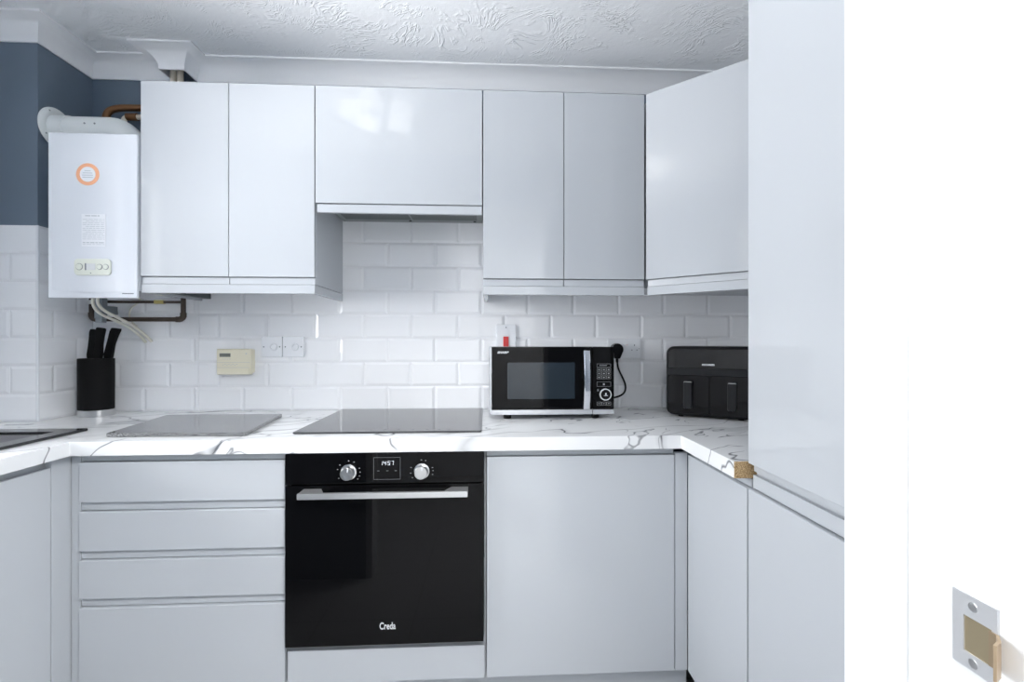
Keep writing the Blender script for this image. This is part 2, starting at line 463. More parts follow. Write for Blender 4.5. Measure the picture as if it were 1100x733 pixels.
# coving: one profile mitred round the corner, the pipe boxing and the back wall
PR, DROP = 0.076, 0.074
prof = [(0.0, -DROP), (0.006, -DROP), (0.006, -DROP+0.006)]
for k in range(1, 10):
    a = PI/2*k/10
    prof.append((0.006 + (PR-0.014)*(1-math.cos(a)), -DROP+0.006 + (DROP-0.013)*math.sin(a)))
prof += [(PR-0.008, -0.007), (PR, -0.007), (PR, 0.0)]
BX0, BX1, BY = -0.997, -0.908, -0.080
def cove(name, path, closed_ends=True):
    bm = bmesh.new(); P = [Vector(p) for p in path]; rings = []
    for i, p in enumerate(P):
        d0 = (P[i]-P[i-1]).normalized() if i else (P[1]-P[0]).normalized()
        d1 = (P[i+1]-P[i]).normalized() if i < len(P)-1 else d0
        n0, n1 = Vector((d0.y, -d0.x)), Vector((d1.y, -d1.x))
        mt = (n0+n1); mt = mt / max(1e-6, mt.dot(n0))
        rings.append([bm.verts.new((p.x+mt.x*o, p.y+mt.y*o, CEIL+z)) for o, z in prof])
    for i in range(len(rings)-1):
        for k in range(len(prof)-1):
            bm.faces.new((rings[i][k], rings[i+1][k], rings[i+1][k+1], rings[i][k+1]))
    bmesh.ops.recalc_face_normals(bm, faces=bm.faces[:])
    return struct(name, bm, 'cove')
cove('trim_2', [(XL, YF), (XL, NY+0.006), (NX-0.006, NY+0.006), (NX-0.006, 0.006), (BX0, 0.006), (BX0, BY), (BX1, BY), (BX1, 0.006), (XR+0.006, 0.006), (XR+0.006, YF)][0:9])

# ------------------------------------------------------------------ base units
FY0, FY1 = -0.577, -0.559            # door/drawer fronts (front face, back face)
CY = -0.556                          # carcass front
ZC = 0.8655                          # carcass top, under the worktop
# drawer unit
t = thing('drawer_cabinet', 'grey base cabinet of four handleless drawers left of the black oven', 'cabinet', (-0.6, -0.3, 0.151))
pbox('body', 'carcass', t, -0.905, -0.2965, CY, -0.02, 0.151, ZC)
pbox('filler_strip', 'carcass', t, -0.9225, -0.8955, -0.5665, CY-0.001, 0.151, ZC)
for z0, z1 in ((0.722, 0.841), (0.577, 0.694), (0.435, 0.549), (0.158, 0.407)):
    d = pbox('drawer', 'cab', t, -0.8935, -0.2965, FY0, FY1, z0, z1, 0.002)
for z0, z1 in ((0.843, 0.864), (0.696, 0.720), (0.551, 0.575), (0.409, 0.433)):
    pbox('handle_channel', 'carcass', t, -0.8935, -0.2965, FY1-0.0065, CY-0.0005, z0, z1, 0.001)

# oven housing
t = thing('oven_cabinet', 'grey housing cabinet around and below the black built-in oven', 'cabinet', (0.008, -0.3, 0.151))
bm = bmesh.new()
box(bm, -0.2955, -0.2895, CY, -0.02, 0.151, ZC); box(bm, 0.3075, 0.3125, CY, -0.02, 0.151, ZC); box(bm, -0.2895, 0.3075, CY, -0.02, 0.151, 0.272)
obj('body', bm, 'carcass', t)
pbox('front_panel', 'cab', t, -0.2885, 0.3085, FY0, FY1, 0.158, 0.260, 0.002)

# base unit under the microwave
t = thing('base_cabinet', 'wide grey single-door base cabinet between oven and right corner', 'cabinet', (0.61, -0.3, 0.151))
pbox('body', 'carcass', t, 0.3135, 0.914, CY, -0.02, 0.151, ZC)
pbox('door', 'cab', t, 0.3145, 0.9090, FY0, FY1, 0.158, 0.842, 0.002)
pbox('handle_channel', 'carcass', t, 0.3145, 0.9090, FY1-0.0065, CY-0.0005, 0.844, 0.864, 0.001)
pbox('corner_filler', 'cab', t, 0.9110, 0.9505, FY0, FY1, 0.158, 0.848, 0.0015)

# return unit on the right
t = thing('base_cabinet', 'narrow grey base cabinet under the cut end of the worktop, right side', 'cabinet', (1.2, -0.76, 0.151))
pbox('body', 'carcass', t, 0.972, 1.49, -0.912, -0.584, 0.151, ZC)
pbox('door', 'cab', t, 0.951, 0.969, -0.912, -0.5785, 0.158, 0.842, 0.002)
pbox('handle_channel', 'carcass', t, 0.9625, 0.9715, -0.912, -0.600, 0.844, 0.864, 0.001)

# sink unit on the left
t = thing('sink_cabinet', 'grey base cabinet under the dark sink, far left', 'cabinet', (-1.2, -1.0, 0.151))
bm = bmesh.new()
box(bm, -1.49, -0.946, -1.55, -0.565, 0.151, 0.169); box(bm, -1.49, -1.472, -1.55, -0.565, 0.169, ZC)
box(bm, -1.472, -0.946, -1.55, -1.532, 0.169, ZC); box(bm, -1.472, -0.946, -0.583, -0.565, 0.169, ZC); box(bm, -0.964, -0.946, -1.532, -0.583, 0.169, ZC)
obj('body', bm, 'carcass', t)
pbox('door', 'cab', t, -0.943, -0.925, -1.085, -0.629, 0.158, 0.841, 0.002)
pbox('door', 'cab', t, -0.943, -0.925, -1.545, -1.088, 0.158, 0.841, 0.002)
pbox('corner_filler', 'cab', t, -0.943, -0.925, -0.626, -0.5615, 0.158, ZC, 0.0015)

# tall unit on the right
t = thing('tall_cabinet', 'tall two-door grey cabinet on the right beside the doorway', 'cabinet', (1.22, -1.22, 0.151))
pbox('body', 'carcass', t, 0.972, 1.49, -1.517, -0.919, 0.151, 2.30)
pbox('door', 'cab', t, 0.949, 0.9695, -1.516, -0.921, 0.906, 2.295, 0.002)
pbox('door', 'cab', t, 0.951, 0.969, -1.516, -0.918, 0.158, 0.844, 0.002)
pbox('handle_channel', 'carcass', t, 0.960, 0.9715, -1.516, -0.924, 0.847, 0.879, 0.001)
pbox('bottom_rail', 'carcass', t, 0.962, 0.9715, -1.516, -0.924, 0.887, 0.904, 0.001)

# plinths
single('plinth', B(box, -0.90, 0.965, -0.535, -0.520, 0.0, 0.1495, 0.001), 'carcass', 'long grey plinth under the cabinets along the back wall', 'plinth')
single('plinth', B(box, 0.990, 1.005, -1.517, -0.540, 0.0, 0.1495, 0.001), 'carcass', 'grey plinth at floor level under the right-hand cabinets', 'plinth')
single('plinth', B(box, -0.985, -0.970, -1.55, -0.540, 0.0, 0.1495, 0.001), 'carcass', 'grey plinth at floor level under the left-hand sink cabinet', 'plinth')

# ------------------------------------------------------------------ worktop
SX0, SX1, SY0, SY1 = -1.43, -1.02, -1.28, -0.46      # sink cut-out
t = thing('worktop', 'white marble-look worktop with grey veins running round three sides', 'worktop', (0, -0.3, 0.866))
bm = bmesh.new()
E_ = 0.001
xs = [XL+E_, SX0, NX+E_, SX1, -0.899, 0.920, XR-E_]
ys = [-1.55, SY0, -0.910, -0.600, SY1, NY-E_, -E_]
def ins(x, y):
    if x < NX+E_ and y > NY-E_: return False
    if SX0 < x < SX1 and SY0 < y < SY1: return False
    if x < -0.899: return True
    if x > 0.920: return y > -0.910
    return y > -0.600
solid(bm, xs, ys, ins, 0.866, ZT)
es = [e for e in bm.edges if len(e.link_faces) == 2 and e.calc_face_angle(0) > 0.5]
bmesh.ops.bevel(bm, geom=es, offset=0.002, segments=2, affect='EDGES', profile=0.5)
obj('top', bm, 'marble', t)
obj('cut_end', B(box, 0.9204, 1.10, -0.9118, -0.9095, 0.8668, 0.9074), 'chip', t, label='raw chipboard end')

# ------------------------------------------------------------------ sink
t = thing('sink', 'black inset sink in the worktop at the far left', 'sink', (-1.22, -0.87, ZT))
bm = bmesh.new()
KX0, KX1, KY0, KY1 = -1.46, -0.990, -1.30, -0.427
bx0, bx1, by0, by1 = -1.40, -1.047, -0.90, -0.485
solid(bm, [KX0, bx0, bx1, KX1], [KY0, by0, by1, KY1], lambda x, y: not (bx0 < x < bx1 and by0 < y < by1), ZT+0.0003, ZT+0.009)
es = [e for e in bm.edges if len(e.link_faces) == 2 and e.calc_face_angle(0) > 0.5]
bmesh.ops.bevel(bm, geom=es, offset=0.0025, segments=3, affect='EDGES', profile=0.5)
obj('rim', bm, 'sink', t)
bm = bmesh.new()
zb = ZT-0.17
def ring4(g_, z):
    return [bm.verts.new(p) for p in ((bx0-g_, by0-g_, z), (bx1+g_, by0-g_, z), (bx1+g_, by1+g_, z), (bx0-g_, by1+g_, z))]
rs = [ring4(0.0005, zb+0.012), ring4(0.0005, ZT-0.0005), ring4(0.003, ZT-0.0005), ring4(0.003, zb+0.010), ring4(-0.012, zb-0.002)]
fl = ring4(-0.012, zb)
rs = [fl] + rs
for a, c_ in zip(rs[:-1], rs[1:]):
    for k in range(4): bm.faces.new((a[k], a[(k+1) % 4], c_[(k+1) % 4], c_[k]))
bm.faces.new(fl); bm.faces.new(rs[-1])
bmesh.ops.recalc_face_normals(bm, faces=bm.faces[:])
obj('bowl', bm, 'sink_bowl', t)
obj('waste', B(lathe, [(0.04, 0), (0.04, 0.003), (0.02, 0.002)], ((bx0+bx1)/2, (by0+by1)/2, zb+0.003)), 'steel', t)

# ------------------------------------------------------------------ hob and chopping board
t = thing('hob', 'black glass hob set in the worktop above the oven', 'hob', (0, -0.27, ZT))
obj('glass', B(prism, rrect(-0.298, 0.298, -0.522, -0.022, 0.006, 3), 'z', ZT+0.0015, ZT+0.0065, 0.0012, 2), 'hob_glass', t)
obj('edge_frame', B(prism, rrect(-0.296, 0.296, -0.520, -0.024, 0.006, 3), 'z', ZT+0.0003, ZT+0.0015), 'black_plastic', t)
for k in range(7):
    obj('touch_control', B(lathe, [(0.004, 0), (0.004, 0.0003)], (-0.06+k*0.045 if k < 5 else 0.16+(k-5)*0.03, -0.492, ZT+0.0065), seg=12), 'dim_mark', t)

bm = bmesh.new()
prism(bm, [(-0.842, -0.538), (-0.434, -0.545), (-0.428, -0.538), (-0.476, -0.182), (-0.484, -0.175), (-0.905, -0.172), (-0.912, -0.180), (-0.850, -0.533)], 'z', ZT+0.0005, ZT+0.0125, 0.003, 3)
single('chopping_board', bm, 'granite', 'speckled grey granite chopping board lying left of the hob', 'chopping board')

# ------------------------------------------------------------------ oven
t = thing('oven', 'black glass built-in oven with long steel handle and two knobs', 'oven', (0.009, -0.3, 0.275))
OX0, OX1 = -0.2875, 0.3055
pbox('body', 'black_plastic', t, OX0+0.008, OX1-0.008, -0.572, -0.05, 0.275, 0.858, 0.003)
cp = pbox('control_panel', 'black_glass', t, OX0, OX1, -0.597, -0.574, 0.7715, 0.8640, 0.002)
for kx in (-0.100, 0.118):
    k = obj('knob', B(lathe, [(0.0235, 0.0), (0.0235, 0.003), (0.0200, 0.004), (0.0195, 0.022), (0.0180, 0.024)], (kx, -0.5972, 0.8075), 'y', 40), 'steel', t)
    obj('pointer', B(box, kx+0.002, kx+0.005, -0.6222, -0.6212, 0.8145, 0.8255), 'white_plastic', k)
for kx, angs in ((-0.100, (62, 90, 140, 165, 212, 0, 20, -20, -38)), (0.118, (70, 92, 160, 190, 215, 18, 2, -18))):
    for a in angs:
        a = math.radians(a); x, z = kx+0.034*math.cos(a), 0.8075+0.034*math.sin(a)
        obj('dial_mark', B(box, x-0.0018, x+0.0018, -0.5974, -0.5971, z-0.0010, z+0.0010), 'mid_mark', cp)
dp = obj('display', B(prism, rrect(-0.026, 0.054, 0.784, 0.851, 0.003, 3), 'y', -0.5976, -0.5970), 'black_glass', t)
bm = bmesh.new()
for a in ((-0.026, 0.054, 0.784, 0.7848), (-0.026, 0.054, 0.8502, 0.851), (-0.026, -0.0252, 0.784, 0.851), (0.0532, 0.054, 0.784, 0.851)):
    box(bm, a[0], a[1], -0.5980, -0.5974, a[2], a[3])
for x in (-0.012, 0.015, 0.040): box(bm, x-0.003, x+0.003, -0.5980, -0.5976, 0.8095, 0.8110)
obj('display_border', bm, 'dim_mark', dp)
SEG = {'1': 'bc', '4': 'fgbc', '5': 'afgcd', '7': 'abc', '0': 'abcdef', '2': 'abged'}
def seven(bm, s, x, z, w_, h, th, y, pitch):
    for ch in s:
        if ch == ':':
            for dz in (0.3, 0.7): box(bm, x, x+th, y-0.0004, y, z+h*dz-th/2, z+h*dz+th/2)
            x += th*2.6; continue
        R = {'a': (0, w_, h-th, h), 'd': (0, w_, 0, th), 'g': (0, w_, h/2-th/2, h/2+th/2), 'f': (0, th, h/2, h), 'e': (0, th, 0, h/2), 'b': (w_-th, w_, h/2, h), 'c': (w_-th, w_, 0, h/2)}
        for c_ in SEG[ch]:
            q = R[c_]; sh = lambda zz: 0.12*zz
            box(bm, x+q[0]+sh(q[2]), x+q[1]+sh(q[2]), y-0.0004, y, z+q[2], z+q[3])
        x += pitch
bm = bmesh.new(); seven(bm, '14:57', -0.0065, 0.8275, 0.0068, 0.0120, 0.0008, -0.5976, 0.0102)
obj('clock_digits', bm, 'digits', dp)
dr = pbox('door', 'black_glass', t, OX0, OX1, -0.597, -0.574, 0.2835, 0.7675, 0.002)
bm = bmesh.new()
box(bm, -0.232, 0.259, -0.650, -0.638, 0.7435, 0.7605, 0.0015)
for a, c_, s in ((-0.232, -0.172, 1), (0.259, 0.199, -1)):
    prism(bm, [(a, -0.598), (c_-0.008*s, -0.598), (c_+0.012*s, -0.6395), (a, -0.6395)], 'z', 0.7450, 0.7595, 0.001)
obj('handle', bm, 'handle', dr, label='long flat steel handle')
bm = bmesh.new(); text_bm(bm, 'Creda', 0.0290, facing(0.0155, -0.5974, 0.3400), 0.0005, 0.0, 0.0003, 0.66)
obj('logo', bm, 'mark', dr)
obj('bottom_trim', B(box, OX0+0.004, OX1-0.004, -0.585, -0.574, 0.2755, 0.2815, 0.001), 'steel', t)

# ------------------------------------------------------------------ wall units
UY0, UY1, UC = -0.325, -0.307, -0.304
UZ0, UZ1 = 1.431, 2.118
PZ0, PZ1 = 1.372, 1.4035
def wall_cabinet(label, x0, x1, xm, ret_l, ret_r):
    t = thing('wall_cabinet', label, 'cabinet', ((x0+x1)/2, -0.16, PZ0), 0, 'grey wall cabinets')
    pbox('body', 'carcass', t, x0+0.001, x1-0.001, UC, -0.002, PZ1+0.002, UZ1-0.001)
    for a, c_ in ((x0+0.0015, xm-0.0013), (xm+0.0013, x1-0.0015)):
        pbox('door', 'cab', t, a, c_, UY0, UY1, UZ0, UZ1, 0.0015)
        pbox('bottom_rail', 'carcass', t, a, c_, UC-0.014, UC-0.0005, PZ1+0.001, UZ0-0.003, 0.001)
    bm = bmesh.new()
    box(bm, x0+0.001, x1-0.001, UC-0.018, UC, PZ0, PZ1, 0.0015)
    if ret_l: box(bm, x0+0.001, x0+0.019, UC, -0.003, PZ0, PZ1, 0.0015)
    if ret_r: box(bm, x1-0.019, x1-0.001, UC, -0.003, PZ0, PZ1, 0.0015)
    obj('pelmet', bm, 'cab', t)
    return t
wl = wall_cabinet('grey double-door wall cabinet between white boiler and extractor', -0.9, -0.3, -0.599, True, True)
obj('underside_rail', B(box, -0.862, -0.836, -0.28, -0.02, 1.378, PZ1+0.001, 0.002), 'dark_metal', wl)
wall_cabinet('grey double-door wall cabinet above the microwave', 0.3, 0.9, 0.598, True, False)

# hood unit
t = thing('wall_cabinet', 'short grey single-door wall cabinet above the hob, lamp reflected in it', 'cabinet', (0, -0.16, 1.70), 0, 'grey wall cabinets')
pbox('body', 'carcass', t, -0.2985, 0.2985, UC, -0.002, 1.727, UZ1-0.001)
pbox('door', 'cab', t, -0.2980, 0.2975, UY0, UY1, 1.698, UZ1, 0.0015)
t = thing('extractor_hood', 'slim grey extractor hood under the cabinet over the hob', 'extractor hood', (0, -0.16, 1.665))
pbox('front_strip', 'cab', t, -0.2940, 0.2965, UC-0.016, UC, 1.665, 1.6945, 0.001)
pbox('body', 'hood_metal', t, -0.2960, 0.2965, UC+0.001, -0.004, 1.7135, 1.726, 0.001)
for x in (-0.272, 0.004): obj('grease_filter', B(box, x, x+0.268, -0.29, -0.05, 1.7115, 1.7137, 0.0005), 'dark_metal', t)
for x in (-0.01, 0.262): obj('switch_button', B(lathe, [(0.006, 0.0), (0.006, 0.0025)], (x, -0.03, 1.7112), seg=16), 'black_plastic', t)

# diagonal corner wall unit
t = thing('wall_cabinet', 'grey diagonal corner wall cabinet above the air fryer', 'cabinet', (1.2, -0.25, PZ0), 0, 'grey wall cabinets')
p0, p1 = Vector((0.9030, -0.325)), Vector((1.188, -0.578))
dv = (p1-p0).normalized(); nv = Vector((-dv.y, dv.x)); nv = nv if nv.y > 0 else -nv
def diag(off0, th, s0=0.0, s1=0.0):
    a, c_ = p0+dv*s0+nv*off0, p1-dv*s1+nv*off0
    return [tuple(a), tuple(c_), tuple(c_+nv*th), tuple(a+nv*th)]
q = [p0+dv*0.016+nv*0.021, p1+nv*0.021]
obj('body', B(prism, [(0.903, -0.002), tuple(q[0]), tuple(q[1]), (1.498, q[1].y), (1.498, -0.002)], 'z', PZ1+0.002, UZ1-0.001), 'carcass', t)
obj('door', B(prism, diag(0, 0.018, 0.001), 'z', UZ0, UZ1, 0.0015), 'cab', t)
obj('bottom_rail', B(prism, diag(0.006, 0.0145, 0.006), 'z', PZ1+0.001, UZ0-0.003, 0.001), 'carcass', t)
obj('pelmet', B(prism, diag(0.002, 0.018, 0.006), 'z', PZ0, PZ1, 0.0015), 'cab', t)

# ------------------------------------------------------------------ boiler
t = thing('boiler', 'white wall-hung gas boiler with round orange sticker in the left corner', 'boiler', (-1.05, -0.17, 1.352))
bx0, bx1 = -1.203, -0.9065
bm = bmesh.new()
box(bm, bx0, bx1, -0.3195, -0.004, 1.3790, 1.926, 0.006, 3)
obj('casing', bm, 'boiler', t)
bm = bmesh.new()
box(bm, bx0-0.001, bx1+0.001, -0.3305, -0.320, 1.352, 1.927, 0.004, 3)
obj('front_cover', bm, 'boiler', t)
# slightly domed front panel
bm = bmesh.new()
px0, px1, pz0, pz1 = -1.190, -0.9145, 1.380, 1.918
N = 16; top = []; 
g = [[None]*(N+1) for _ in range(N+1)]
for i in range(N+1):
    for j in range(N+1):
        u, v = i/N, j/N
        x = px0+(px1-px0)*u; bow = 0.008*(1-(2*u-1)**2)
        z = pz0+(pz1-pz0)*v - (bow if j == 0 else bow*(1-v)**3)
        e = min(u, 1-u, v, 1-v)
        y = -0.3305 - 0.004*min(1, e*9) - 0.005*(1-(2*u-1)**2)
        g[i][j] = bm.verts.new((x, y, z))
for i in range(N):
    for j in range(N): bm.faces.new((g[i][j], g[i+1][j], g[i+1][j+1], g[i][j+1]))
obj('front_panel', bm, 'boiler', t)
fy = -0.3390
st = obj('sticker', B(lathe, [(0.0385, 0), (0.0385, 0.0008)], (-1.064, fy, 1.7795), 'y', 40), 'orange', t, label='round orange sticker with pale centre')
obj('sticker_centre', B(lathe, [(0.026, 0), (0.026, 0.0004)], (-1.064, fy-0.0008, 1.7795), 'y', 40), 'paper', st)
bm = bmesh.new()
for k, w_ in enumerate((0.010, 0.016, 0.018, 0.017)):
    z = 1.7915-k*0.0075; box(bm, -1.064-w_, -1.064+w_, fy-0.0015, fy-0.0011, z-0.0012, z+0.0012)
obj('print_lines', bm, 'pale_ink', st)
lb = obj('instruction_label', B(box, -1.084, -1.004, fy-0.0012, fy+0.002, 1.530, 1.642), 'paper', t)
bm = bmesh.new()
random.seed(2)
for k in range(17):
    z = 1.636-k*0.0062
    if k == 1 or k == 14: continue
    x = -1.080 if k not in (0,) else -1.072
    if k in (3, 6, 9): x += 0.010
    while x < -1.010:
        w_ = random.uniform(0.006, 0.018)
        if k == 0 and x > -1.022: break
        hh = 0.0017 if k in (0, 15) else 0.0007
        box(bm, x, min(x+w_, -1.008), fy-0.0016, fy-0.0012, z-hh, z+hh); x += w_+0.003
obj('print_lines', bm, 'pale_ink', lb)
cpn = obj('control_panel', B(prism, rrect(-1.107, -0.986, 1.430, 1.487, 0.012, 5), 'y', fy-0.004, fy+0.006, 0.002), 'cream_pale', t, label='pale cream control panel')
obj('display', B(box, -1.066, -1.036, fy-0.0048, fy-0.0035, 1.448, 1.470, 0.0006), 'pale_lcd', cpn)
obj('display_edge', B(box, -1.070, -1.0665, fy-0.0052, fy-0.0035, 1.447, 1.471), 'ink', cpn)
for x, r in ((-1.089, 0.0105), (-1.022, 0.0085), (-1.0015, 0.0085)):
    kb = obj('button', B(lathe, [(r, 0), (r*0.96, 0.002), (r*0.8, 0.0026)], (x, fy-0.004, 1.459), 'y', 24), 'cream_pale', cpn)
    obj('outline', B(ring, (x, 1.459), r, r+0.0012, fy-0.0046, fy-0.0038, 24), 'ink', kb)
obj('indicator', B(lathe, [(0.0018, 0), (0.0018, 0.001)], (-1.051, fy-0.004, 1.4375), 'y', 12), 'ink', cpn)
bm = bmesh.new()
x = -0.956
for w_ in (0.006, 0.004, 0.007, 0.003, 0.006, 0.008, 0.005):
    box(bm, x, x+w_-0.001, -0.3313, -0.3303, 1.3665, 1.3700); x += w_
obj('badge', bm, 'ink', t)

# flue
t = thing('flue_pipe', 'white flue elbow running from boiler top to a round wall plate', 'flue pipe', (-1.16, -0.165, 1.928))
bm = bmesh.new()
path = [(-1.3225, -0.165, 2.004), (-1.20, -0.165, 2.004), (-1.115, -0.165, 2.004)]
for k in range(1, 9):
    a = PI/2*k/8; path.append((-1.115+0.068*math.sin(a), -0.165, 1.936+0.068*math.cos(a)))
path.append((-1.047, -0.165, 1.929))
tube(bm, path, 0.051, 32)
obj('duct', bm, 'flue', t)
obj('collar', B(tube, [(-1.317, -0.165, 2.004), (-1.262, -0.165, 2.004)], 0.054, 32), 'flue', t)
obj('wall_plate', B(lathe, [(0.074, 0.0), (0.074, 0.004), (0.066, 0.010), (0.056, 0.012)], (-1.3235, -0.165, 2.012), 'x', 40), 'flue', t)
for a in (0.6, 2.2, 3.8, 5.4): obj('screw', B(lathe, [(0.004, 0), (0.003, 0.002)], (-1.3145, -0.165+0.063*math.cos(a), 2.012+0.063*math.sin(a)), 'x', 10), 'grey_plastic', t)
for x in (-1.178, -1.142): obj('screw', B(lathe, [(0.0035, 0), (0.003, 0.002)], (x, -0.165-0.0505, 2.012), 'y', 10), 'grey_plastic', t)

# pipes
bm = bmesh.new()
tube(bm, [(-1.232, -0.055, 1.945), (-1.232, -0.055, 2.10), (-1.222, -0.055, 2.134), (-1.19, -0.055, 2.148), (-1.13, -0.055, 2.152), (-0.903, -0.055, 2.150)], 0.0135, 14, 2)
t = thing('copper_pipe', 'bent brown copper pipe above and behind the boiler top', 'pipe', (-1.1, -0.055, 1.93))
obj('pipe', bm, 'copper', t)
obj('elbow_joint', B(tube, [(-1.232, -0.055, 2.02), (-1.232, -0.055, 2.098)], 0.0165, 14), 'copper', t)
bm = bmesh.new()
tube(bm, [(-1.165, -0.05, 1.945), (-1.165, -0.05, 2.10), (-1.155, -0.05, 2.115), (-1.13, -0.05, 2.117), (-0.903, -0.05, 2.116)], 0.010, 14, 2)
t = thing('copper_pipe', 'shorter pale copper pipe just below the bent brown one behind boiler', 'pipe', (-1.05, -0.05, 1.93))
obj('pipe', bm, 'beige', t)
obj('joint', B(tube, [(-1.150, -0.05, 2.1165), (-1.110, -0.05, 2.1165)], 0.0145, 14), 'copper', t)
for x, which in ((-0.975, 'left'), (-0.947, 'right')):
    single('riser_pipe', B(tube, [(x, -0.04, 1.928), (x, -0.04, CEIL-0.002)], 0.0115, 16), 'beige', '%s of two beige riser pipes inside the white pipe boxing at ceiling' % which, 'pipe', group='riser pipes in the boxing')

t = thing('copper_pipe', 'dark copper pipe loop on the tiles beneath the boiler', 'pipe', (-1.1, -0.05, 1.28))
bm = bmesh.new()
tube(bm, [(-1.288, -0.05, 1.3785), (-1.288, -0.05, 1.310), (-1.288, -0.05, 1.297), (-1.282, -0.05, 1.291), (-1.27, -0.05, 1.291), (-0.950, -0.05, 1.291), (-0.936, -0.05, 1.291), (-0.929, -0.05, 1.298), (-0.929, -0.05, 1.312), (-0.929, -0.05, 1.3785)], 0.0092, 14, 1)
obj('lower_run', bm, 'dull_copper', t)
obj('upper_run', B(tube, [(-1.235, -0.05, 1.362), (-0.937, -0.05, 1.362)], 0.0055, 12), 'dull_copper', t)
obj('elbow_joint', B(tube, [(-0.957, -0.05, 1.291), (-0.941, -0.05, 1.291), (-0.929, -0.05, 1.300), (-0.929, -0.05, 1.318)], 0.0116, 14, 1), 'dull_copper', t)
obj('elbow_joint', B(tube, [(-1.288, -0.05, 1.318), (-1.288, -0.05, 1.300), (-1.274, -0.05, 1.291), (-1.262, -0.05, 1.291)], 0.0116, 14, 1), 'dull_copper', t)
obj('valve_nut', B(lathe, [(0.013, 0), (0.013, 0.016)], (-1.288, -0.05, 1.352), 'z', 6), 'steel', t)
obj('yellow_tag', B(box, -1.040, -1.005, -0.059, -0.041, 1.355, 1.369, 0.001), 'yellow', t, label='yellow tape tag')
t = thing('junction_box', 'small grey box on the tiles at left end of boiler pipes', 'junction box', (-1.232, -0.05, 1.276))
pbox('body', 'grey_plastic', t, -1.2465, -1.2165, -0.090, -0.062, 1.292, 1.376, 0.002)
pbox('bracket', 'grey_plastic', t, -1.242, -1.226, -0.0625, 0.0040, 1.312, 1.345, 0.001)
pbox('gland', 'grey_plastic', t, -1.244, -1.219, -0.088, -0.064, 1.276, 1.292, 0.001)
def cable(pts, r, label):
    bm = bmesh.new(); tube(bm, pts, r, 10, 3)
    return single('cable', bm, 'cable', label, 'cable', group='cream cables under the boiler')
cable([(-1.232, -0.112, 1.3780), (-1.230, -0.118, 1.345), (-1.214, -0.110, 1.312), (-1.182, -0.080, 1.288), (-1.142, -0.055, 1.262), (-1.118, -0.025, 1.225), (-1.110, -0.0035, 1.197)], 0.0056, 'left of the two thick cream cables hanging from boiler to tiles')
cable([(-1.214, -0.112, 1.3780), (-1.212, -0.118, 1.350), (-1.195, -0.108, 1.322), (-1.165, -0.078, 1.296), (-1.125, -0.052, 1.266), (-1.100, -0.022, 1.228), (-1.086, -0.0035, 1.200)], 0.0056, 'right of the two thick cream cables hanging from boiler to tiles')
cable([(-1.105, -0.045, 1.3780), (-1.112, -0.036, 1.362), (-1.150, -0.030, 1.340), (-1.160, -0.028, 1.312), (-1.152, -0.026, 1.284), (-1.146, -0.015, 1.270), (-1.146, -0.0035, 1.266)], 0.0034, 'thin cream cable looping behind the two thick ones under boiler')

# ------------------------------------------------------------------ knife block and knives
t = thing('knife_block', 'black oval knife block with a steel base ring in the left corner', 'knife block', (-1.230, -0.100, ZT))
kb_y = 0.88
obj('base_ring', B(lathe, [(0.057, 0.0), (0.0595, 0.001), (0.0595, 0.024), (0.057, 0.025)], (-1.230, -0.100, ZT+0.0002), 'z', 48, 1, kb_y), 'steel', t, label='steel base ring')
bm = bmesh.new()
lathe(bm, [(0.0565, 0.025), (0.0590, 0.026), (0.0595, 0.224), (0.058, 0.226), (0.053, 0.226), (0.051, 0.222)], (-1.230, -0.100, ZT), 'z', 48, 1, kb_y)
obj('body', bm, 'black_matt', t)
def knife(x, y, lean, tilt, h, label, w_=0.018):
    r_ = thing('knife', label, 'knife', (x, y, 1.131), 0, 'knives in the black block')
    bm = bmesh.new()
    # handle outline in x-z with a flared, hooked butt; extruded in y
    L = h
    out = []
    prof_ = [(0.0, 0.9), (0.15, 1.0), (0.45, 0.86), (0.75, 0.98), (0.92, 1.12), (1.0, 1.05)]
    cx = lambda s: lean*(s**1.5)
    for s, k in prof_: out.append((cx(s)+w_*k/2, s*L))
    for s, k in reversed(prof_): out.append((cx(s)-w_*k/2+(0.002 if s == 1 else 0), s*L+(0.004 if s == 1.0 else 0)))
    prism(bm, [(a, z+0.0035) for a, z in out], 'y', -0.0085, 0.0085, 0.003, 2)
    obj('handle', bm, 'black_matt', r_, local=True)
    obj('bolster', B(box, -w_*0.42, w_*0.42, -0.006, 0.006, 0.0015, 0.009, 0.001), 'black_plastic', r_, local=True)
    return r_
knife(-1.2525, -0.094, 0.014, 0, 0.112, 'leftmost of the three black knife handles in the oval block', 0.030)
knife(-1.214, -0.110, 0.010, 0, 0.118, 'middle black knife handle in the oval block, tallest', 0.028)
knife(-1.190, -0.092, 0.030, 0, 0.117, 'rightmost black knife handle in the oval block, leaning right', 0.031)

